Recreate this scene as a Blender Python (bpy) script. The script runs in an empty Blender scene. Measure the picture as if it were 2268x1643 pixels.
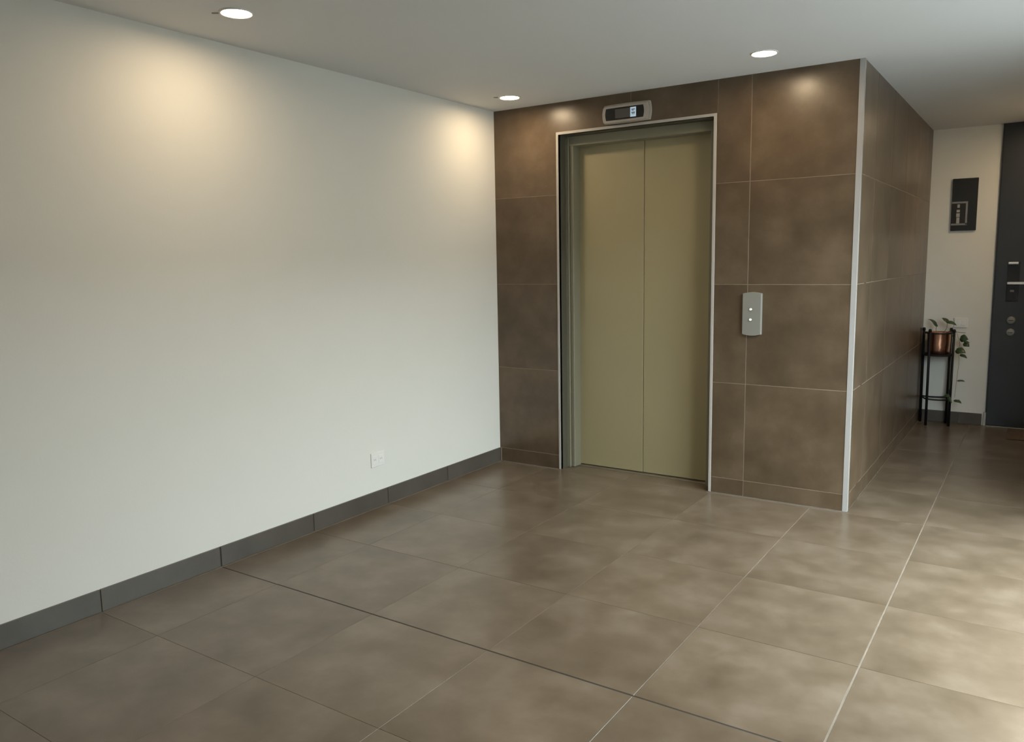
import bpy, bmesh, math, random
from mathutils import Vector, Matrix

random.seed(7)
SC = bpy.context.scene
COL = SC.collection

# ------------------------------------------------------------------ camera
CAM = Vector((3.2909, -4.7256, 1.4576))
RT = Vector((0.83136354, 0.55545619, -0.0174091))
UP = Vector((-0.06130346, 0.12279961, 0.99053629))
FW = Vector((-0.55233734, 0.82242852, -0.13614251))
FPX = 1759.86
cd = bpy.data.cameras.new('camera')
cd.sensor_fit = 'HORIZONTAL'
cd.sensor_width = 36.0
cd.lens = FPX / 2268.0 * 36.0
cd.clip_start = 0.05
cam = bpy.data.objects.new('camera', cd)
COL.objects.link(cam)
m3 = Matrix((RT, UP, -FW)).transposed()
cam.matrix_world = Matrix.Translation(CAM) @ m3.to_4x4()
SC.camera = cam


def pix(u, v, ax, val):
    """point where the line of sight of a photo pixel meets the plane axis=val"""
    d = FW + RT * ((u - 1134.0) / FPX) + UP * ((821.5 - v) / FPX)
    return CAM + d * ((val - CAM[ax]) / d[ax])


# ------------------------------------------------------------------ world, daylight, exposure
wd = bpy.data.worlds.new('overcast_sky')
SC.world = wd
wd.use_nodes = True
wb = wd.node_tree.nodes['Background']
wb.inputs[0].default_value = (0.86, 0.94, 1.0, 1)
wb.inputs[1].default_value = 27.0
vs = SC.view_settings
vs.view_transform = 'Standard'
vs.look = 'None'
vs.gamma = 1.0
vs.use_curve_mapping = False
vs.exposure = 0.0

# ------------------------------------------------------------------ dimensions (metres)
H = 2.5
W = 2.4166          # width of the tiled front wall
D = 3.06            # corridor end wall
XR = 3.62            # right wall with the glazed entrance
YB = -6.03          # wall behind the camera
WIN = (-2.5, 0.12)   # glazed entrance in the right wall
WINH = 2.35
LAMP = 143.0         # emission of a downlight diffuser


# ------------------------------------------------------------------ materials
def new_mat(name):
    m = bpy.data.materials.new(name)
    m.use_nodes = True
    n = m.node_tree.nodes
    return m, n, m.node_tree.links, n['Principled BSDF']


def plain(name, col, rough=0.5, metal=0.0, spec=0.5, vary=0.06, scale=6.0, bump=0.0, bscale=200.0):
    m, n, l, b = new_mat(name)
    b.inputs['Roughness'].default_value = rough
    b.inputs['Metallic'].default_value = metal
    b.inputs['Specular IOR Level'].default_value = spec
    g = n.new('ShaderNodeNewGeometry')
    t = n.new('ShaderNodeTexNoise')
    t.inputs['Scale'].default_value = scale
    t.inputs['Detail'].default_value = 4
    l.new(g.outputs['Position'], t.inputs['Vector'])
    r = n.new('ShaderNodeValToRGB')
    r.color_ramp.elements[0].position = 0.3
    r.color_ramp.elements[1].position = 0.7
    r.color_ramp.elements[0].color = [c * (1 - vary) for c in col] + [1]
    r.color_ramp.elements[1].color = [min(1, c * (1 + vary)) for c in col] + [1]
    l.new(t.outputs['Fac'], r.inputs['Fac'])
    l.new(r.outputs['Color'], b.inputs['Base Color'])
    if bump:
        t2 = n.new('ShaderNodeTexNoise')
        t2.inputs['Scale'].default_value = bscale
        l.new(g.outputs['Position'], t2.inputs['Vector'])
        bp = n.new('ShaderNodeBump')
        bp.inputs['Strength'].default_value = bump
        bp.inputs['Distance'].default_value = 0.002
        l.new(t2.outputs['Fac'], bp.inputs['Height'])
        l.new(bp.outputs['Normal'], b.inputs['Normal'])
    return m


def stone_tile(name, dark, mid, light, rough, tint=0.10, stretch=(1, 1, 1), spec=0.5):
    """porcelain tile with cloudy cement-like mottling; every tile gets its own offset"""
    m, n, l, b = new_mat(name)
    g = n.new('ShaderNodeNewGeometry')
    oi = n.new('ShaderNodeObjectInfo')
    mul = n.new('ShaderNodeMath'); mul.operation = 'MULTIPLY'; mul.inputs[1].default_value = 37.0
    l.new(oi.outputs['Random'], mul.inputs[0])
    add = n.new('ShaderNodeVectorMath'); add.operation = 'ADD'
    l.new(g.outputs['Position'], add.inputs[0])
    l.new(mul.outputs[0], add.inputs[1])
    mp = n.new('ShaderNodeMapping'); mp.inputs['Scale'].default_value = stretch
    l.new(add.outputs[0], mp.inputs['Vector'])
    t = n.new('ShaderNodeTexNoise')
    t.inputs['Scale'].default_value = 4.6
    t.inputs['Detail'].default_value = 6
    t.inputs['Roughness'].default_value = 0.58
    l.new(mp.outputs[0], t.inputs['Vector'])
    r = n.new('ShaderNodeValToRGB')
    e = r.color_ramp.elements
    e[0].position, e[0].color = 0.28, list(dark) + [1]
    e[1].position, e[1].color = 0.74, list(light) + [1]
    k = e.new(0.5); k.color = list(mid) + [1]
    l.new(t.outputs['Fac'], r.inputs['Fac'])
    # each tile a little lighter or darker than its neighbour
    mr = n.new('ShaderNodeMapRange')
    mr.inputs['To Min'].default_value = 1 - tint
    mr.inputs['To Max'].default_value = 1 + tint
    l.new(oi.outputs['Random'], mr.inputs['Value'])
    mx = n.new('ShaderNodeMix'); mx.data_type = 'RGBA'; mx.blend_type = 'MULTIPLY'
    mx.inputs['Factor'].default_value = 1.0
    l.new(r.outputs['Color'], mx.inputs['A'])
    l.new(mr.outputs[0], mx.inputs['B'])
    l.new(mx.outputs['Result'], b.inputs['Base Color'])
    b.inputs['Roughness'].default_value = rough
    b.inputs['Specular IOR Level'].default_value = spec
    return m


def emit(name, col, s):
    m, n, l, b = new_mat(name)
    b.inputs['Base Color'].default_value = list(col) + [1]
    b.inputs['Emission Color'].default_value = list(col) + [1]
    b.inputs['Emission Strength'].default_value = s
    return m


def pane_glass():
    m, n, l, b = new_mat('clear_window_glass')
    n.remove(b)
    tr = n.new('ShaderNodeBsdfTransparent')
    tr.inputs[0].default_value = (0.93, 0.96, 0.95, 1)
    gl = n.new('ShaderNodeBsdfGlossy')
    gl.inputs['Roughness'].default_value = 0.02
    mx = n.new('ShaderNodeMixShader')
    mx.inputs[0].default_value = 0.07
    l.new(tr.outputs[0], mx.inputs[1])
    l.new(gl.outputs[0], mx.inputs[2])
    l.new(mx.outputs[0], n['Material Output'].inputs[0])
    return m


M = {}
M['wall'] = plain('white_wall_paint', (0.74, 0.722, 0.665), 0.7, vary=0.012, scale=1.3, bump=0.12, bscale=90)
M['rear'] = plain('bounce_cutting_taupe', (0.16, 0.135, 0.11), 0.7, vary=0.02, scale=1.3)
M['ceil'] = plain('white_ceiling_paint', (0.69, 0.69, 0.685), 0.8, vary=0.01, scale=1.0)
M['floor_tile'] = stone_tile('taupe_floor_porcelain', (0.095, 0.069, 0.044), (0.130, 0.096, 0.065), (0.178, 0.138, 0.101), 0.29, tint=0.05)
M['wall_tile'] = stone_tile('taupe_wall_porcelain', (0.075, 0.050, 0.029), (0.107, 0.073, 0.044), (0.148, 0.104, 0.066), 0.31, tint=0.06)
M['base_tile'] = stone_tile('taupe_skirting_porcelain', (0.075, 0.064, 0.053), (0.090, 0.078, 0.065), (0.108, 0.094, 0.080), 0.33, tint=0.06)
M['grout'] = plain('taupe_floor_grout', (0.130, 0.100, 0.073), 0.85, scale=30)
M['grout_light'] = plain('pale_floor_grout', (0.175, 0.140, 0.106), 0.85, vary=0.15, scale=12)
M['grout_wall'] = plain('pale_wall_grout', (0.235, 0.18, 0.13), 0.8, vary=0.15, scale=12)
M['joint'] = plain('dark_expansion_sealant', (0.028, 0.022, 0.018), 0.7, scale=30)
M['trim'] = plain('satin_white_metal', (0.45, 0.42, 0.39), 0.38, metal=0.0, spec=0.6, vary=0.02)
M['corner'] = plain('satin_grey_white_metal', (0.37, 0.35, 0.335), 0.45, spec=0.4, vary=0.02)
M['lift'] = plain('beige_lift_enamel', (0.335, 0.285, 0.165), 0.42, vary=0.015, scale=2, bump=0.05, bscale=300)
M['jamb'] = plain('sage_lift_enamel', (0.215, 0.200, 0.140), 0.42, vary=0.02, scale=2)
M['lining'] = plain('dark_olive_lining', (0.085, 0.078, 0.055), 0.5, vary=0.03)
M['dark'] = plain('painted_shaft_shade', (0.01, 0.01, 0.01), 0.8)
M['sill'] = plain('brushed_threshold_metal', (0.32, 0.29, 0.24), 0.4, metal=0.8)
M['grey_plastic'] = plain('grey_plastic', (0.235, 0.225, 0.20), 0.42, vary=0.02)
M['bezel'] = plain('silver_bezel_plastic', (0.42, 0.375, 0.33), 0.35, vary=0.03)
M['black_plastic'] = plain('black_plastic', (0.012, 0.012, 0.012), 0.25, vary=0.05)
M['lcd_off'] = plain('unlit_display_glass', (0.085, 0.078, 0.071), 0.2, vary=0.03)
M['lcd_on'] = emit('lit_display', (0.46, 0.60, 0.74), 0.45)
M['ink'] = plain('dark_display_segment', (0.05, 0.06, 0.075), 0.5)
M['button'] = emit('white_backlit_button', (0.85, 0.85, 0.80), 0.25)
M['white_plastic'] = plain('white_plastic', (0.80, 0.785, 0.75), 0.4, vary=0.01)
M['slot'] = plain('painted_slot_shade', (0.20, 0.19, 0.18), 0.6)  # shade inside the socket holes put in as grey colour
M['anthracite'] = plain('anthracite_door', (0.022, 0.025, 0.030), 0.42, vary=0.08, scale=3)
M['steel'] = plain('satin_steel', (0.62, 0.61, 0.58), 0.32, metal=0.9)
M['steel_dull'] = plain('dull_steel', (0.22, 0.22, 0.21), 0.5, metal=0.5)
M['canvas'] = plain('charcoal_print', (0.010, 0.012, 0.014), 0.6, vary=0.15, scale=8)
M['print_grey'] = plain('grey_print', (0.21, 0.22, 0.225), 0.6, vary=0.1, scale=20)
M['print_black'] = plain('black_print', (0.012, 0.010, 0.011), 0.6)
M['print_pale'] = plain('pale_print', (0.36, 0.36, 0.345), 0.6, vary=0.12, scale=40)
M['copper'] = plain('brushed_copper', (0.62, 0.33, 0.22), 0.27, metal=1.0, vary=0.05)
M['black_metal'] = plain('black_stand_paint', (0.010, 0.010, 0.011), 0.6, spec=0.25)
M['soil'] = plain('potting_soil', (0.02, 0.014, 0.010), 0.95, vary=0.4, scale=80)
M['leaf'] = plain('dark_pothos_leaf', (0.030, 0.055, 0.018), 0.4, vary=0.35, scale=30)
M['stem'] = plain('vine_stem', (0.055, 0.06, 0.025), 0.6)
M['lamp'] = emit('warm_downlight_diffuser', (1.0, 0.775, 0.50), LAMP)
M['lamp_corridor'] = emit('brighter_warm_diffuser', (1.0, 0.775, 0.50), LAMP * 1.7)
M['ring'] = plain('white_downlight_rim', (0.75, 0.74, 0.72), 0.5)
M['clip'] = plain('grey_clip_metal', (0.30, 0.27, 0.23), 0.5)
M['alu'] = plain('aluminium_window_frame', (0.30, 0.30, 0.30), 0.4, metal=0.6)
M['glass'] = pane_glass()
M['paving'] = plain('outdoor_concrete_paving', (0.155, 0.154, 0.152), 0.85, vary=0.1, scale=3)
M['render'] = plain('sky_blocker_render', (0.15, 0.147, 0.143), 0.85, vary=0.06, scale=2)
M['bronze'] = plain('brown_door_mat', (0.10, 0.065, 0.045), 0.9, vary=0.2, scale=60)


# ------------------------------------------------------------------ helpers
def link(name, me, mat=None, parent=None, smooth=False):
    o = bpy.data.objects.new(name, me)
    COL.objects.link(o)
    if mat is not None:
        me.materials.clear()
        me.materials.append(M[mat])
    if parent is not None:
        o.parent = parent
        o.matrix_parent_inverse = parent.matrix_world.inverted() if parent.type != 'EMPTY' else Matrix.Identity(4)
    if smooth:
        for p in me.polygons:
            p.use_smooth = True
    return o


def tag(o, label, cat, group=None, kind=None):
    o['label'] = label
    o['category'] = cat
    if group:
        o['group'] = group
    if kind:
        o['kind'] = kind
    return o


def bm_box(bm, a, b):
    x0, y0, z0 = (min(p, q) for p, q in zip(a, b))
    x1, y1, z1 = (max(p, q) for p, q in zip(a, b))
    v = [bm.verts.new(p) for p in ((x0, y0, z0), (x1, y0, z0), (x1, y1, z0), (x0, y1, z0),
                                   (x0, y0, z1), (x1, y0, z1), (x1, y1, z1), (x0, y1, z1))]
    fs = []
    for f in ((0, 3, 2, 1), (4, 5, 6, 7), (0, 1, 5, 4), (1, 2, 6, 5), (2, 3, 7, 6), (3, 0, 4, 7)):
        fs.append(bm.faces.new([v[i] for i in f]))
    return v, fs


def finish(bm, name):
    bmesh.ops.recalc_face_normals(bm, faces=bm.faces)
    me = bpy.data.meshes.new(name)
    bm.to_mesh(me)
    bm.free()
    return me


def box(name, a, b, mat, parent=None, bevel=0.0, seg=1):
    bm = bmesh.new()
    bm_box(bm, a, b)
    if bevel:
        bmesh.ops.bevel(bm, geom=list(bm.edges), offset=bevel, segments=seg, affect='EDGES', profile=0.5)
    return link(name, finish(bm, name), mat, parent)


def boxes(name, lst, mat, parent=None):
    bm = bmesh.new()
    for a, b in lst:
        bm_box(bm, a, b)
    return link(name, finish(bm, name), mat, parent)


def prism(name, pts, axis, a, b, mat, parent=None, bevel=0.0, seg=1):
    """outline pts (2-D, ccw) extruded along axis from a to b"""
    def p3(p, t):
        return {0: (t, p[0], p[1]), 1: (p[0], t, p[1]), 2: (p[0], p[1], t)}[axis]
    bm = bmesh.new()
    lo = [bm.verts.new(p3(p, a)) for p in pts]
    hi = [bm.verts.new(p3(p, b)) for p in pts]
    bm.faces.new(lo)
    bm.faces.new(list(reversed(hi)))
    n = len(pts)
    for i in range(n):
        bm.faces.new((lo[i], hi[i], hi[(i + 1) % n], lo[(i + 1) % n]))
    if bevel:
        ed = [e for e in bm.edges if all(abs(v.co[axis] - a) < 1e-6 for v in e.verts)]
        bmesh.ops.bevel(bm, geom=ed, offset=bevel, segments=seg, affect='EDGES', profile=0.5)
    return link(name, finish(bm, name), mat, parent)


def lathe(name, prof, mat, parent=None, n=48, at=(0, 0, 0), smooth=True):
    bm = bmesh.new()
    rings = []
    for r, z in prof:
        if r < 1e-6:
            rings.append([bm.verts.new((at[0], at[1], at[2] + z))])
        else:
            rings.append([bm.verts.new((at[0] + r * math.cos(2 * math.pi * i / n), at[1] + r * math.sin(2 * math.pi * i / n), at[2] + z)) for i in range(n)])
    for A, B in zip(rings, rings[1:]):
        for i in range(n):
            j = (i + 1) % n
            if len(A) == 1 and len(B) == 1:
                continue
            if len(A) == 1:
                bm.faces.new((A[0], B[i], B[j]))
            elif len(B) == 1:
                bm.faces.new((A[i], B[0], A[j]))
            else:
                bm.faces.new((A[i], B[i], B[j], A[j]))
    return link(name, finish(bm, name), mat, parent, smooth)


def tube(name, pts, rad, mat, parent=None, n=10, smooth=True):
    pts = [Vector(p) for p in pts]
    rads = rad if isinstance(rad, (list, tuple)) else [rad] * len(pts)
    bm = bmesh.new()
    rings = []
    for i, p in enumerate(pts):
        d = (pts[min(i + 1, len(pts) - 1)] - pts[max(i - 1, 0)]).normalized()
        ref = Vector((0, 0, 1)) if abs(d.z) < 0.9 else Vector((1, 0, 0))
        a = d.cross(ref).normalized()
        b = d.cross(a)
        rings.append([bm.verts.new(p + (a * math.cos(2 * math.pi * k / n) + b * math.sin(2 * math.pi * k / n)) * rads[i]) for k in range(n)])
    for A, B in zip(rings, rings[1:]):
        for i in range(n):
            bm.faces.new((A[i], A[(i + 1) % n], B[(i + 1) % n], B[i]))
    bm.faces.new(rings[0])
    bm.faces.new(list(reversed(rings[-1])))
    return link(name, finish(bm, name), mat, parent, smooth)


def curve_pts(ctrl, n=16):
    """Catmull-Rom through control points"""
    c = [Vector(p) for p in ctrl]
    c = [c[0] * 2 - c[1]] + c + [c[-1] * 2 - c[-2]]
    out = []
    for i in range(1, len(c) - 2):
        for k in range(n):
            t = k / n
            p0, p1, p2, p3 = c[i - 1:i + 3]
            out.append(0.5 * ((2 * p1) + (p2 - p0) * t + (2 * p0 - 5 * p1 + 4 * p2 - p3) * t * t + (3 * p1 - p0 - 3 * p2 + p3) * t ** 3))
    out.append(c[-2])
    return out


def empty(name, loc):
    o = bpy.data.objects.new(name, None)
    o.location = (0, 0, 0)
    o.empty_display_size = 0.1
    COL.objects.link(o)
    o.location = loc
    return o


def adopt(root, parts):
    """parent parts (modelled in world space) to an empty standing elsewhere"""
    inv = Matrix.Translation(root.location).inverted()
    for p in parts:
        p.parent = root
        p.matrix_parent_inverse = inv


def nest(part, *subs):
    """sub-parts (modelled in world space) under a part"""
    for c in subs:
        c.parent = part
        c.matrix_parent_inverse = part.matrix_basis.inverted()


# ------------------------------------------------------------------ floor
GX = [0.0] + [0.418 + 0.6 * k for k in range(6)] + [XR]
GY = [YB] + [-0.028 + 0.6 * k for k in range(-9, 6)] + [D]
GAP = 0.0007
fl = boxes('floor', [((0, YB, -0.12), (XR, 0.25, -0.0011)), ((W - 0.02, 0.25, -0.12), (XR, D, -0.0011))], 'grout')
tag(fl, 'matt taupe porcelain tiled lobby floor with cloudy mottling', 'floor', kind='structure')
tile_mesh = {}


def slab(name, x0, y0, x1, y1, parent, mat):
    key = (round(x1 - x0, 4), round(y1 - y0, 4), mat)
    if key not in tile_mesh:
        bm = bmesh.new()
        w, h = key[0] / 2, key[1] / 2
        bm_box(bm, (-w, -h, -0.009), (w, h, 0))
        ed = [e for e in bm.edges if all(v.co.z > -0.001 for v in e.verts)]
        bmesh.ops.bevel(bm, geom=ed, offset=0.0005, segments=1, affect='EDGES')
        tile_mesh[key] = finish(bm, name)
        tile_mesh[key].materials.append(M[mat])
    o = bpy.data.objects.new(name, tile_mesh[key])
    COL.objects.link(o)
    o.location = ((x0 + x1) / 2, (y0 + y1) / 2, random.uniform(-0.0003, 0.0003))
    o.parent = parent
    return o


EXP = -2.428        # expansion joint across the floor
for i in range(len(GX) - 1):
    for j in range(len(GY) - 1):
        x0, x1, y0, y1 = GX[i], GX[i + 1], GY[j], GY[j + 1]
        gl = 0.003 if abs(x0 - 2.818) < 0.01 else (0.002 if abs(x0 - 2.218) < 0.01 else GAP)
        gr = 0.003 if abs(x1 - 2.818) < 0.01 else (0.002 if abs(x1 - 2.218) < 0.01 else GAP)
        gb = 0.0035 if abs(y0 - EXP) < 0.01 else GAP
        gt = 0.0035 if abs(y1 - EXP) < 0.01 else GAP
        ax, bx, ay, by = x0 + gl, x1 - gr, y0 + gb, y1 - gt
        if i == 0: ax = 0.012
        if y0 >= -0.03 and x1 < W:            # inside the lift shaft: only the threshold strip
            continue
        if y0 >= -0.03 and x0 < W:            # tile cut at the shaft's side wall
            ax = W + 0.004
            if y0 < 0:
                pass
        slab('floor_tile', ax, ay, bx, by, fl, 'floor_tile')
# the strip of tiles running into the lift recess
for a, b in ((0.523, 1.018), (1.018, 1.588)):
    slab('floor_tile', a + GAP, -0.026, b - GAP, 0.205, fl, 'floor_tile')
box('expansion_joint', (0.012, EXP - 0.0034, -0.006), (XR, EXP + 0.0034, -0.0008), 'joint', fl)
boxes('grout_line', [((2.818 - 0.0029, YB, -0.006), (2.818 + 0.0029, EXP - 0.004, -0.0007)),
                     ((2.818 - 0.0029, EXP + 0.004, -0.006), (2.818 + 0.0029, D, -0.0007))], 'grout_light', fl)
box('grout_line', (2.218 - 0.0019, -1.23, -0.006), (2.218 + 0.0019, -0.028, -0.0007), 'grout_light', fl)
box('grout_line', (0.011, YB, -0.006), (0.0165, -0.012, 0.0012), 'grout_light', fl)
box('grout_line', (0.0, -0.006, -0.006), (0.50, -0.001, 0.0015), 'grout_light', fl)
box('grout_line', (1.614, -0.006, -0.006), (2.39, -0.001, 0.0015), 'grout_light', fl)

# ------------------------------------------------------------------ ceiling and plain walls
ce = box('ceiling', (-0.15, YB - 0.15, H), (XR + 0.15, D + 0.15, H + 0.15), 'ceil')
tag(ce, 'smooth white painted flat ceiling with recessed lights', 'ceiling', kind='structure')
wl = box('wall_left', (-0.15, YB - 0.15, -0.12), (0.0, 0.25, H), 'wall')
tag(wl, 'plain white plaster wall lit by two ceiling lights', 'wall', kind='structure')
wr = boxes('wall_right', [((XR, YB - 0.15, -0.12), (XR + 0.2, WIN[0], H)), ((XR, WIN[1], -0.12), (XR + 0.2, D + 0.15, H)),
                          ((XR, WIN[0], WINH), (XR + 0.2, WIN[1], H)), ((XR, WIN[0], -0.12), (XR + 0.2, WIN[1], 0.0))], 'wall')
tag(wr, 'white plaster wall around the glazed street entrance', 'wall', kind='structure')
we = box('wall_rear', (0.0, YB - 0.15, -0.12), (XR, YB, H), 'rear')  # out of view; dark tone picked to weaken bounce onto the front wall
tag(we, 'unseen rear wall in dark taupe to cut bounce light', 'wall', kind='structure')
XD = 2.928
wk = box('wall_back', (W - 0.2, D, -0.12), (XR, D + 0.15, H), 'wall')
tag(wk, 'white plaster wall at the corridor end with a black framed print', 'wall', kind='structure')

# skirting of cut tiles
BY = [YB, -5.428, -4.828, -4.228, -3.628, -3.026, EXP, -1.828, -1.229, -0.640, -0.011]
bl = box('baseboard_left', (0.0, YB, 0.0), (0.006, -0.011, 0.0985), 'grout_wall')
tag(bl, 'dark taupe tile skirting along the white wall', 'skirting', kind='structure')
for a, b in zip(BY, BY[1:]):
    g0 = 0.004 if abs(a - EXP) < 1e-6 else 0.002
    g1 = 0.004 if abs(b - EXP) < 1e-6 else 0.002
    box('skirting_tile', (0.0005, a + g0, 0.0015), (0.011, b - g1, 0.1), 'base_tile', bl, 0.001)
box('sealant', (0.0005, EXP - 0.004, 0.002), (0.0085, EXP + 0.004, 0.099), 'joint', bl)
box('grout_line', (0.0105, -0.0108, 0.001), (0.0150, -0.0005, 0.099), 'grout_light', bl)
bb = box('baseboard_back', (W, D - 0.006, 0.0), (XD - 0.028, D, 0.0985), 'grout_wall')
tag(bb, 'dark tile skirting below the print at corridor end', 'skirting', kind='structure')
for a, b in ((W + 0.001, 2.72), (2.722, XD - 0.028)):
    box('skirting_tile', (a, D - 0.011, 0.0015), (b, D - 0.0005, 0.1), 'base_tile', bb, 0.001)

# ------------------------------------------------------------------ tiled lift shaft: front
FX0, FX1, FZ = 0.505, 1.610, 2.308        # outer edge of the lift surround
RZ = [0.0, 0.1, 0.7, 1.3, 1.9, 2.5]
wf = boxes('wall_front', [((0, 0.0012, 0), (FX0 + 0.016, 0.25, H)), ((FX1 - 0.016, 0.0012, 0), (W - 0.0012, 0.25, H)),
                          ((FX0 + 0.016, 0.0012, FZ - 0.016), (FX1 - 0.016, 0.25, H)), ((0, 0.25, -0.12), (W - 0.0012, 0.30, H))], 'grout_wall')
tag(wf, 'brown stone tiled wall around the lift doors', 'wall', kind='structure')
G = 0.0018


def wtile(pts, parent, axis=1, a=0.0, b=0.0075):
    return prism('wall_tile', pts, axis, a, b, 'wall_tile', parent, 0.0011)


def rect(x0, z0, x1, z1):
    return [(x0, z0), (x1, z0), (x1, z1), (x0, z1)]


for k in range(5):
    z0 = RZ[k] + (0.0015 if k == 0 else G)
    z1 = RZ[k + 1] - G if k < 4 else H - 0.001
    if k < 4:
        wtile(rect(0.001, z0, FX0 - 0.001, z1), wf)
        wtile(rect(FX1 + 0.001, z0, 1.816 - G, z1), wf)
    wtile(rect(1.816 + G, z0, 2.392 - 0.001, z1), wf)
zt = 1.9 + G
wtile([(0.001, zt), (FX0 - 0.001, zt), (FX0 - 0.001, FZ + 0.001), (1.051 - G, FZ + 0.001), (1.051 - G, H - 0.001), (0.001, H - 0.001)], wf)
wtile(rect(1.051 + G, FZ + 0.001, 1.6155 - G, H - 0.001), wf)
wtile([(FX1 + 0.001, zt), (1.816 - G, zt), (1.816 - G, H - 0.001), (1.6155 + G, H - 0.001), (1.6155 + G, FZ + 0.001), (FX1 + 0.001, FZ + 0.001)], wf)

# side of the shaft, along the corridor
ws = box('wall_side', (W - 0.30, 0.25, -0.12), (W - 0.0012, D, H), 'grout_wall')
tag(ws, 'glossy brown tiled side of the lift shaft along corridor', 'wall', kind='structure')
SY = [0.0, 0.43, 1.03, 1.63, 2.23, 2.83, D]
for k in range(5):
    z0 = RZ[k] + (0.0015 if k == 0 else G)
    z1 = RZ[k + 1] - G if k < 4 else H - 0.001
    for a, b in zip(SY, SY[1:]):
        y0 = a + (0.0265 if a == 0 else G * 0.6)
        y1 = b - (0.0 if b == D else G * 0.6)
        prism('wall_tile', [(y0, z0), (y1, z0), (y1, z1), (y0, z1)], 0, W, W - 0.0075, 'wall_tile', ws, 0.0011)

# metal corner angle
tr = prism('trim_1', [(2.392, -0.002), (W + 0.002, -0.002), (W + 0.002, 0.026), (W - 0.006, 0.026), (W - 0.006, 0.004), (2.392, 0.004)], 2, 0.0, H, 'corner')
tag(tr, 'white metal angle on the corner of the brown tiles', 'corner trim', kind='structure')

# ------------------------------------------------------------------ lift doors (door_1)
IX0, IX1, IZ = FX0 + 0.016, FX1 - 0.016, FZ - 0.016
dr = empty('door_1', ((FX0 + FX1) / 2, 0.1, 0.0))
tag(dr, 'closed beige two-panel lift door with white metal surround', 'lift door', kind='structure')
P = []
# surround: thin white angle standing slightly proud of the tiles
P.append(prism('surround', [(FX0, 0), (IX0, 0), (IX0, IZ), (IX1, IZ), (IX1, 0), (FX1, 0), (FX1, FZ), (FX0, FZ)], 1, -0.004, 0.022, 'trim', None, 0.0015))
# lining of the recess
P.append(boxes('lining', [((IX0 - 0.0005, 0.022, 0), (IX0 + 0.004, 0.10, IZ)), ((IX1 - 0.004, 0.022, 0), (IX1 + 0.0005, 0.10, IZ)),
                          ((IX0, 0.022, IZ - 0.004), (IX1, 0.10, IZ + 0.0005))], 'lining'))
JZ = 2.224
P.append(box('jamb', (IX0, 0.085, 0), (IX0 + 0.028, 0.195, IZ - 0.004), 'jamb', None, 0.002))
jb = box('jamb', (IX0 + 0.028, 0.10, 0), (IX0 + 0.056, 0.195, JZ + 0.02), 'jamb', None, 0.006, 3)
P.append(jb)
P.append(box('jamb', (IX1 - 0.056, 0.10, 0), (IX1, 0.195, IZ - 0.004), 'jamb', None, 0.003))
P.append(box('header', (IX0 + 0.028, 0.095, JZ), (IX1 - 0.02, 0.195, IZ - 0.004), 'jamb', None, 0.003))
XM = 1.060
P.append(box('door_panel', (IX0 + 0.030, 0.190, 0.008), (XM - 0.0018, 0.216, JZ + 0.03), 'lift', None, 0.002))
P.append(box('door_panel', (XM + 0.0018, 0.190, 0.008), (IX1 - 0.03, 0.216, JZ + 0.03), 'lift', None, 0.002))
P.append(box('threshold', (IX0, 0.150, 0.0), (IX1, 0.235, 0.004), 'sill', None, 0.001))
P.append(box('shaft_shade_sheet', (IX0, 0.219, 0.0045), (IX1, 0.236, JZ + 0.03), 'dark'))  # black sheet stands in for the shade behind the door panels
adopt(dr, P)

# ------------------------------------------------------------------ lift call panel
cp = empty('call_panel', (1.849, 0.0, 1.0))
tag(cp, 'grey plastic lift call panel with two small white buttons', 'call panel')
x0, x1, z0, z1 = 1.794, 1.906, 1.006, 1.247
pts = []
n = 14
for i in range(n + 1):
    t = i / n
    pts.append((x0 + (x1 - x0) * t, z0 - 0.008 * math.sin(math.pi * t)))
for i in range(n + 1):
    t = i / n
    pts.append((x1 - (x1 - x0) * t, z1 + 0.008 * math.sin(math.pi * t)))
body = prism('housing', pts, 1, -0.026, 0.0, 'grey_plastic', None, 0.004, 3)
Q = [body]
for bx, bz in ((1.8455, 1.154), (1.8445, 1.093)):
    b = prism('button', [(bx + 0.008 * math.cos(a), bz + 0.007 * math.sin(a)) for a in [math.pi * 2 * k / 16 for k in range(16)]], 1, -0.031, -0.024, 'button', None, 0.001)
    c = lathe('button_rim', [(0.0105, 0.0), (0.0125, 0.0), (0.0125, 0.0025), (0.0105, 0.0025), (0.0105, 0.0)], 'grey_plastic', None, 24)
    c.matrix_world = Matrix.Translation((bx, -0.0255, bz)) @ Matrix.Rotation(math.pi / 2, 4, 'X')
    Q.append(c)
    nest(c, b)
adopt(cp, Q)

# ------------------------------------------------------------------ floor indicator over the doors
fi = empty('floor_indicator', (1.025, 0.0, 2.32))
tag(fi, 'silver framed black floor indicator with lit display above lift', 'indicator display')
YF = -0.040


def P4(u, v, y=YF):
    p = pix(u, v, 1, y)
    return (p.x, p.z)


def bulge(x0, x1, z0, z1, b, n=10, bt=0.0):
    out = []
    for i in range(n + 1):
        t = i / n
        out.append((x0 + (x1 - x0) * t, z0 - bt * math.sin(math.pi * t)))
    for i in range(1, n):
        t = i / n
        out.append((x1 + b * math.sin(math.pi * t), z0 + (z1 - z0) * t))
    for i in range(n + 1):
        t = i / n
        out.append((x1 - (x1 - x0) * t, z1 + bt * math.sin(math.pi * t)))
    for i in range(1, n):
        t = i / n
        out.append((x0 - b * math.sin(math.pi * t), z1 - (z1 - z0) * t))
    return out


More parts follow.
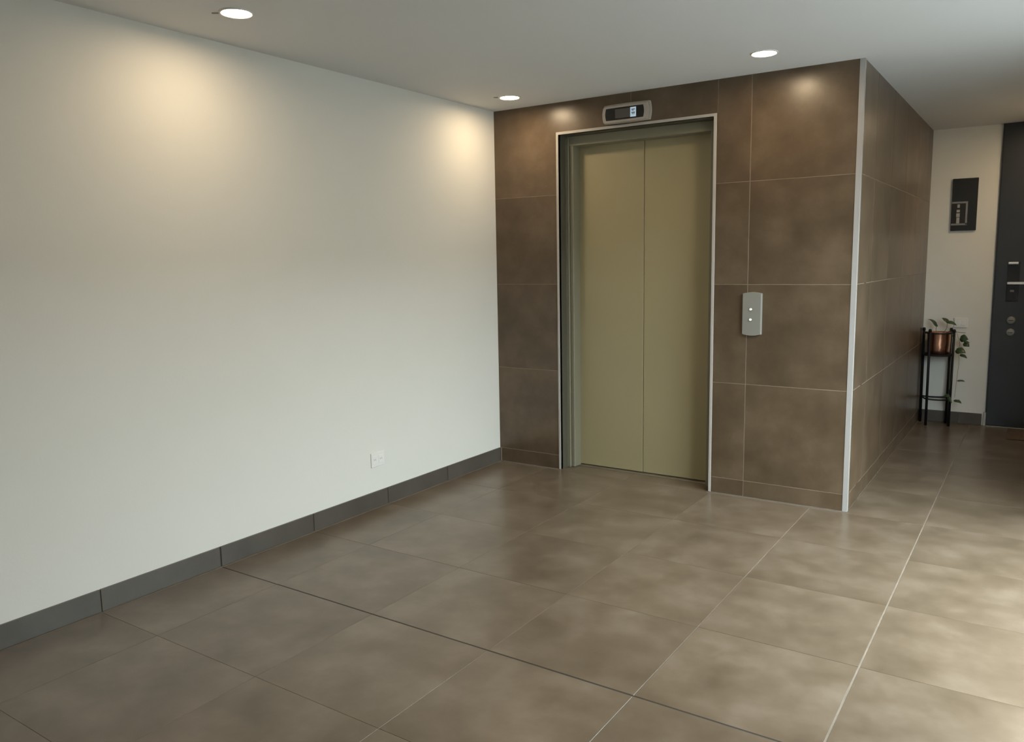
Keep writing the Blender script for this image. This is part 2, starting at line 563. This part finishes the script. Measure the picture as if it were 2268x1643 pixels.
ix0, ix1, iz0, iz1 = 0.880, 1.176, 2.3175, 2.418
R_ = []
R_.append(prism('housing', bulge(ix0 - 0.004, ix1 + 0.012, iz0, iz1 + 0.012, 0.008, bt=0.003), 1, -0.022, 0.0, 'bezel', None, 0.004, 2))
R_.append(prism('bezel', bulge(ix0, ix1, iz0 + 0.002, iz1, 0.008, bt=0.002), 1, YF, -0.020, 'bezel', None, 0.006, 3))
R_.append(prism('face', bulge(ix0 + 0.019, ix1 - 0.022, iz0 + 0.015, iz1 - 0.012, 0.006, bt=0.001), 1, YF - 0.0012, YF + 0.004, 'black_plastic', None, 0.0008))
R_.append(box('display_window', (0.962, YF - 0.0018, iz0 + 0.024), (1.0655, YF, iz1 - 0.021), 'lcd_off'))
lx0, lx1, lz0, lz1 = 1.067, 1.107, iz0 + 0.023, iz1 - 0.019
lit = box('lit_digit_panel', (lx0, YF - 0.0026, lz0), (lx1, YF, lz1), 'lcd_on', None, 0.001)
R_.append(lit)
zc = (lz0 + lz1) / 2
for zz, legs in ((lz1 - 0.016, 2), (lz0 + 0.023, 3)):
    sg = [((lx0 + 0.009, YF - 0.0032, zz), (lx1 - 0.007, YF - 0.002, zz + 0.0045))]
    for q in range(legs):
        xx = lx0 + 0.013 + q * 0.0068
        sg.append(((xx, YF - 0.0032, zz - 0.009), (xx + 0.0032, YF - 0.002, zz)))
    nest(lit, boxes('display_glyph', sg, 'ink'))
adopt(fi, R_)

# ------------------------------------------------------------------ downlights
for (lx, ly, lab) in ((0.432, -2.470, 'lit round recessed downlight beside the middle of the white wall'),
                      (0.364, -0.340, 'lit round recessed downlight in the corner by white and brown walls'),
                      (2.010, -0.437, 'lit round recessed downlight above the lift call panel side'),
                      (2.010, -2.470, 'lit round recessed downlight over the middle of the lobby floor'),
                      (3.33, 2.2, 'lit round recessed downlight in front of the anthracite door'),
                      (2.010, -4.600, 'added unseen downlight near the rear wall warming the left side')):  # last lamp is added out of view to warm the left floor and wall
    e = empty('ceiling_downlight', (lx, ly, H))
    tag(e, lab, 'downlight', 'recessed downlights in the ceiling')
    a = lathe('rim', [(0.060, 0.0), (0.060, -0.005), (0.064, -0.0065), (0.069, -0.0035), (0.0705, 0.0)], 'ring', None, 56, (lx, ly, H))
    b = lathe('diffuser', [(0.0, -0.0022), (0.0605, -0.0022)], 'lamp' if lx < 3 else 'lamp_corridor', None, 56, (lx, ly, H))
    prt = [a, b]
    if lx < 1:      # small retaining clip showing beside the rim
        q = Vector((lx, ly, H)) - Vector((RT.x, RT.y, 0)).normalized() * 0.088
        c = box('clip', (-0.014, -0.005, -0.003), (0.014, 0.005, 0.0), 'clip', None, 0.001)
        c.matrix_world = Matrix.Translation(q) @ Matrix.Rotation(math.atan2(RT.y, RT.x), 4, 'Z')
        prt.append(c)
    adopt(e, prt)

# ------------------------------------------------------------------ wall socket on the white wall
so = empty('wall_socket', (0.0, -1.30, 0.25))
tag(so, 'white double wall socket low on the white wall', 'wall socket')
a = box('plate', (0.0, -1.357, 0.250), (0.007, -1.245, 0.336), 'white_plastic', None, 0.002, 2)
S_ = [a]
for yy in (-1.328, -1.276):
    ins = (box('outlet_insert', (0.006, yy - 0.019, 0.268), (0.0085, yy + 0.019, 0.318), 'white_plastic', None, 0.001))
    S_.append(ins)
    nest(ins, boxes('slot', [((0.0083, yy - 0.008, 0.289), (0.0088, yy - 0.0055, 0.300)), ((0.0083, yy + 0.0055, 0.289), (0.0088, yy + 0.008, 0.300))], 'slot'))
adopt(so, S_)

# ------------------------------------------------------------------ corridor end: print, door, switch
YW = D
a0 = pix(2110, 396, 1, D - 0.02)
b0 = pix(2166, 511, 1, D - 0.02)
px0, px1, pz0, pz1 = 2.585, 2.772, 1.652, 2.083
pr = empty('wall_print', ((px0 + px1) / 2, D, pz0))
tag(pr, 'narrow black unframed print with grey line and pale tower motif', 'print')
yp = D - 0.022
T_ = [box('panel', (px0, yp, pz0), (px1, D, pz1), 'canvas', None, 0.002)]
T_.append(box('motif_ground', (px0 + 0.002, yp - 0.0006, 1.712), (2.688, yp, 1.882), 'print_black'))
T_.append(boxes('motif_outline', [((px0 + 0.001, yp - 0.0012, 1.878), (2.7045, yp, 1.893)), ((2.6905, yp - 0.0012, 1.702), (2.7045, yp, 1.878)),
                                  ((px0 + 0.001, yp - 0.0012, 1.697), (2.7045, yp, 1.712))], 'print_grey'))
tw = [(2.628, 2.646, 1.842, 1.870), (2.624, 2.648, 1.805, 1.826), (2.623, 2.649, 1.766, 1.797), (2.625, 2.648, 1.713, 1.762)]
for (q0, q1, r0, r1) in tw:
    T_.append(box('motif_block', (q0, yp - 0.0014, r0), (q1, yp, r1), 'print_pale'))
adopt(pr, T_)

dd = empty('door_2', (3.4, D, 0.0))
tag(dd, 'full-height anthracite door with steel bars at corridor end', 'door', kind='structure')
U_ = [box('leaf', (XD + 0.006, D - 0.028, 0.012), (3.565, D, H - 0.004), 'anthracite', None, 0.002)]
U_.append(box('frame', (XD - 0.016, D - 0.020, 0.0), (XD + 0.004, D, 0.118), 'trim', None, 0.002))
U_.append(box('frame', (XD - 0.002, D - 0.022, 0.118), (XD + 0.006, D, H - 0.002), 'anthracite', None, 0.001))
U_.append(box('frame', (3.565, D - 0.034, 0.0), (XR, D, H - 0.002), 'anthracite', None, 0.002))
U_.append(box('threshold_strip', (XD + 0.006, D - 0.06, 0.0), (3.565, D - 0.004, 0.010), 'steel_dull', None, 0.002))
yd = D - 0.028
lockp = box('lock_plate', (3.018, yd - 0.004, 1.06), (3.105, yd, 1.385), 'black_plastic', None, 0.002)
U_.append(lockp)
U_.append(box('handle', (3.022, yd - 0.045, 1.366), (3.094, yd - 0.004, 1.385), 'steel', None, 0.003, 2))
U_.append(box('handle', (3.022, yd - 0.045, 1.201), (3.20, yd - 0.004, 1.222), 'steel', None, 0.003, 2))
nest(lockp, box('keyhole_cover', (3.044, yd - 0.009, 1.139), (3.074, yd - 0.003, 1.157), 'steel_dull', None, 0.002))
for kz in (0.905, 0.805):
    kc = lathe('lock_cylinder', [(0.0, 0.012), (0.024, 0.012), (0.032, 0.008), (0.033, 0.0)], 'steel_dull', None, 28)
    kc.matrix_world = Matrix.Translation((3.066, yd, kz)) @ Matrix.Rotation(math.pi / 2, 4, 'X')
    U_.append(kc)
    nest(kc, box('key_slot', (3.049, yd - 0.0126, kz - 0.002), (3.083, yd - 0.011, kz + 0.002), 'black_plastic'))
adopt(dd, U_)

mt = box('door_mat', (3.10, D - 0.52, 0.0005), (3.56, D - 0.10, 0.012), 'bronze', None, 0.003)
tag(mt, 'thin brown door mat in front of the anthracite door', 'door mat')

sw = empty('light_switch', (2.70, D, 0.83))
tag(sw, 'white switch plate behind the pothos at corridor end', 'light switch')
V_ = [box('plate', (2.655, D - 0.008, 0.835), (2.755, D, 0.915), 'white_plastic', None, 0.002, 2)]
for xx in (2.688, 2.722):
    V_.append(box('rocker', (xx - 0.013, D - 0.0105, 0.853), (xx + 0.013, D - 0.007, 0.897), 'white_plastic', None, 0.0015))
adopt(sw, V_)

# ------------------------------------------------------------------ plant stand, copper pot, pothos
CX, CY = 2.556, 2.934
st = empty('plant_stand', (CX, CY, 0.0))
tag(st, 'tall black four-legged plant stand in the corridor corner', 'plant stand')
legs = [(-0.058, -0.095), (0.112, -0.060), (-0.120, 0.064), (0.078, 0.092)]
X_ = []
for (ax, ay) in legs:
    X_.append(tube('leg', [(CX + ax * 1.0, CY + ay * 1.0, 0.0), (CX + ax * 1.04, CY + ay * 1.04, 0.81)], [0.011, 0.0105], 'black_metal', None, 10))
    X_.append(lathe('leg_cap', [(0.0, 0.832), (0.010, 0.829), (0.013, 0.818), (0.0125, 0.806), (0.0, 0.806)], 'black_metal', None, 14, (CX + ax * 1.04, CY + ay * 1.04, 0)))


def ringmesh(name, r0, r1, z0, z1):
    return lathe(name, [(r0, z0), (r1, z0), (r1, z1), (r0, z1), (r0, z0)], 'black_metal', None, 40, (CX, CY, 0), False)


X_.append(ringmesh('ring', 0.097, 0.111, 0.788, 0.798))
X_.append(lathe('shelf', [(0.0, 0.600), (0.120, 0.600), (0.120, 0.612), (0.0, 0.612)], 'black_metal', None, 40, (CX, CY, 0), False))
for (s, t) in ((0, 1), (2, 3), (0, 2), (1, 3)):
    p0 = Vector((CX + legs[s][0] * 1.01, CY + legs[s][1] * 1.01, 0.235))
    p1 = Vector((CX + legs[t][0] * 1.01, CY + legs[t][1] * 1.01, 0.235))
    md = (p0 + p1) / 2 - Vector((0, 0, 0.012))
    X_.append(tube('stretcher', curve_pts([p0, p0 * 0.8 + md * 0.2 - Vector((0, 0, 0.006)), md, p1 * 0.8 + md * 0.2 - Vector((0, 0, 0.006)), p1], 5), 0.0065, 'black_metal', None, 8))
adopt(st, X_)

pot = empty('potted_pothos', (CX, CY, 0.612))
tag(pot, 'trailing pothos in a shiny copper pot on the stand', 'potted plant')
Y_ = [lathe('pot', [(0.0, 0.613), (0.080, 0.613), (0.084, 0.617), (0.0875, 0.70), (0.090, 0.797), (0.0915, 0.800), (0.0885, 0.800), (0.085, 0.775), (0.0, 0.775)], 'copper', None, 56, (CX, CY, 0))]
Y_.append(lathe('soil', [(0.0, 0.786), (0.04, 0.784), (0.086, 0.778)], 'soil', None, 28, (CX, CY, 0)))


def leaf(base, tip, width, normal, curl=0.25, fold=0.18):
    """heart-shaped pothos blade from base to tip"""
    base, tip = Vector(base), Vector(tip)
    d = tip - base
    L = d.length
    d.normalize()
    nrm = Vector(normal)
    nrm = (nrm - d * nrm.dot(d)).normalized()
    sd = d.cross(nrm)
    prof = [(0.0, 0.10), (0.04, 0.55), (0.12, 0.86), (0.25, 1.0), (0.42, 0.93), (0.6, 0.72), (0.78, 0.42), (0.92, 0.14), (1.0, 0.0)]
    bm = bmesh.new()
    rows = []
    for t, w in prof:
        arch = curl * L * (4 * t * (1 - t)) * 0.5
        c = base + d * (L * t) + nrm * arch
        hw = width * 0.5 * w
        back = d * (-0.10 * L if t < 0.05 else 0.0)
        if w == 0.0:
            rows.append([bm.verts.new(c)])
        else:
            rows.append([bm.verts.new(c - sd * hw + back - nrm * fold * hw), bm.verts.new(c - sd * hw * 0.5 + back * 0.5 + nrm * 0.02 * hw), bm.verts.new(c - nrm * 0.06 * hw),
                         bm.verts.new(c + sd * hw * 0.5 + back * 0.5 + nrm * 0.02 * hw), bm.verts.new(c + sd * hw + back - nrm * fold * hw)])
    for A, B in zip(rows, rows[1:]):
        if len(B) == 1:
            for i in range(4):
                bm.faces.new((A[i], A[i + 1], B[0]))
        else:
            for i in range(4):
                bm.faces.new((A[i], A[i + 1], B[i + 1], B[i]))
    o = link('leaf', finish(bm, 'leaf'), 'leaf', None, True)
    s = o.modifiers.new('thickness', 'SOLIDIFY')
    s.thickness = 0.0012
    return o


def at(u, v, y):
    return pix(u, v, 1, y)


# upright leaves over the pot
Y_.append(leaf(at(2074, 722, 2.90), at(2054, 707, 2.93), 0.045, (0.25, -0.35, 1), 0.5))
Y_.append(tube('stem', curve_pts([(CX - 0.02, CY, 0.782), at(2073, 731, 2.90), at(2074, 722, 2.90)], 6), 0.0018, 'stem', None, 6))
Y_.append(leaf(at(2099, 712, 2.88), at(2085, 704, 2.92), 0.050, (0.2, -0.3, 1), 0.35))
Y_.append(leaf(at(2098, 712, 2.88), at(2119, 721, 2.86), 0.050, (-0.2, -0.4, 1), 0.3))
Y_.append(tube('stem', curve_pts([(CX + 0.02, CY, 0.782), at(2096, 728, 2.90), at(2099, 712, 2.88)], 6), 0.0020, 'stem', None, 6))
Y_.append(tube('stem', curve_pts([(CX + 0.05, CY - 0.02, 0.782), at(2112, 722, 2.90), at(2112, 704, 2.90)], 6), 0.0016, 'stem', None, 6))
Y_.append(tube('stem', curve_pts([(CX + 0.03, CY - 0.03, 0.782), at(2106, 733, 2.87), at(2125, 736, 2.86), at(2139, 737, 2.86)], 6), 0.0020, 'stem', None, 6))
# the vine hanging over the rim on the right
v1 = [(CX + 0.05, CY - 0.03, 0.782), at(2115, 733, 2.87), at(2123, 750, 2.86), at(2126, 764, 2.86), at(2122, 775, 2.86), at(2124, 800, 2.87), at(2119, 840, 2.89), at(2114, 880, 2.90)]
Y_.append(tube('vine', curve_pts(v1, 8), 0.0012, 'stem', None, 6))
Y_.append(leaf(at(2128, 748, 2.855), at(2145, 752, 2.84), 0.066, (-0.1, -1, 0.25), 0.2))
Y_.append(leaf(at(2136, 760, 2.855), at(2147, 768, 2.84), 0.048, (-0.1, -0.8, 0.6), 0.3))
Y_.append(leaf(at(2136, 757, 2.86), at(2148, 759, 2.85), 0.034, (0, -0.5, 0.8), 0.2))
Y_.append(leaf(at(2119, 775, 2.86), at(2139, 782, 2.84), 0.070, (-0.25, -0.75, 0.75), 0.35))
Y_.append(leaf(at(2128, 785, 2.86), at(2142, 794, 2.84), 0.042, (-0.2, -0.35, 1), 0.25))
Y_.append(leaf(at(2122, 842, 2.885), at(2137, 845, 2.86), 0.045, (-0.1, -0.22, 1), 0.2))
Y_.append(leaf(at(2115, 886, 2.90), at(2130, 894, 2.87), 0.046, (-0.2, -0.30, 1), 0.3))
# a second tendril along the right front leg
v2 = [(CX + 0.03, CY - 0.05, 0.782), at(2108, 738, 2.845), at(2112, 790, 2.84), at(2107, 840, 2.84), at(2101, 872, 2.84), at(2104, 890, 2.845)]
Y_.append(tube('vine', curve_pts(v2, 8), 0.0016, 'stem', None, 6))
Y_.append(leaf(at(2102, 875, 2.84), at(2090, 879, 2.83), 0.040, (0.2, -0.5, 0.8), 0.3))
Y_.append(leaf(at(2099, 878, 2.84), at(2108, 893, 2.83), 0.034, (-0.3, -0.8, 0.4), 0.2))
adopt(pot, Y_)

# ------------------------------------------------------------------ glazed entrance on the right (daylight)
wn = empty('window_1', (XR + 0.1, (WIN[0] + WIN[1]) / 2, 0.0))
tag(wn, 'aluminium framed glazed street entrance in the right wall', 'window', kind='structure')
Z_ = []
fr = 0.05
ya, yb = WIN
n = 3
for k in range(n + 1):
    yy = ya + (yb - ya - fr) * k / n
    Z_.append(box('mullion', (XR + 0.06, yy, 0.0), (XR + 0.12, yy + fr, WINH), 'alu'))
for k in range(n):
    y0 = ya + (yb - ya - fr) * k / n + fr
    y1 = ya + (yb - ya - fr) * (k + 1) / n
    Z_.append(box('rail', (XR + 0.06, y0, 0.0), (XR + 0.12, y1, 0.07), 'alu'))
    Z_.append(box('rail', (XR + 0.06, y0, WINH - fr), (XR + 0.12, y1, WINH), 'alu'))
    Z_.append(box('pane', (XR + 0.088, y0, 0.07), (XR + 0.092, y1, WINH - fr), 'glass'))
adopt(wn, Z_)
pv = box('pavement', (XR + 0.2, -60, -0.22), (XR + 80, 60, -0.06), 'paving')
tag(pv, 'grey concrete pavement outside the glazed entrance', 'pavement', kind='structure')
bw = box('sky_blocking_wall', (XR + 4.6, -40, -0.06), (XR + 4.9, 40, 3.25), 'render')  # added out of view to block low sky and steepen the daylight
tag(bw, 'added unseen grey wall blocking low sky outside the entrance', 'sky-blocking wall', kind='structure')
# sampling aid for the sky seen through the entrance
pl = bpy.data.lights.new('sky_portal', 'AREA')
pl.shape = 'RECTANGLE'
pl.size = WINH
pl.size_y = WIN[1] - WIN[0]
pl.cycles.is_portal = True
po = bpy.data.objects.new('sky_portal', pl)
COL.objects.link(po)
po.matrix_world = Matrix.Translation((XR + 0.205, (WIN[0] + WIN[1]) / 2, WINH / 2)) @ Matrix.Rotation(math.pi / 2, 4, 'Y')
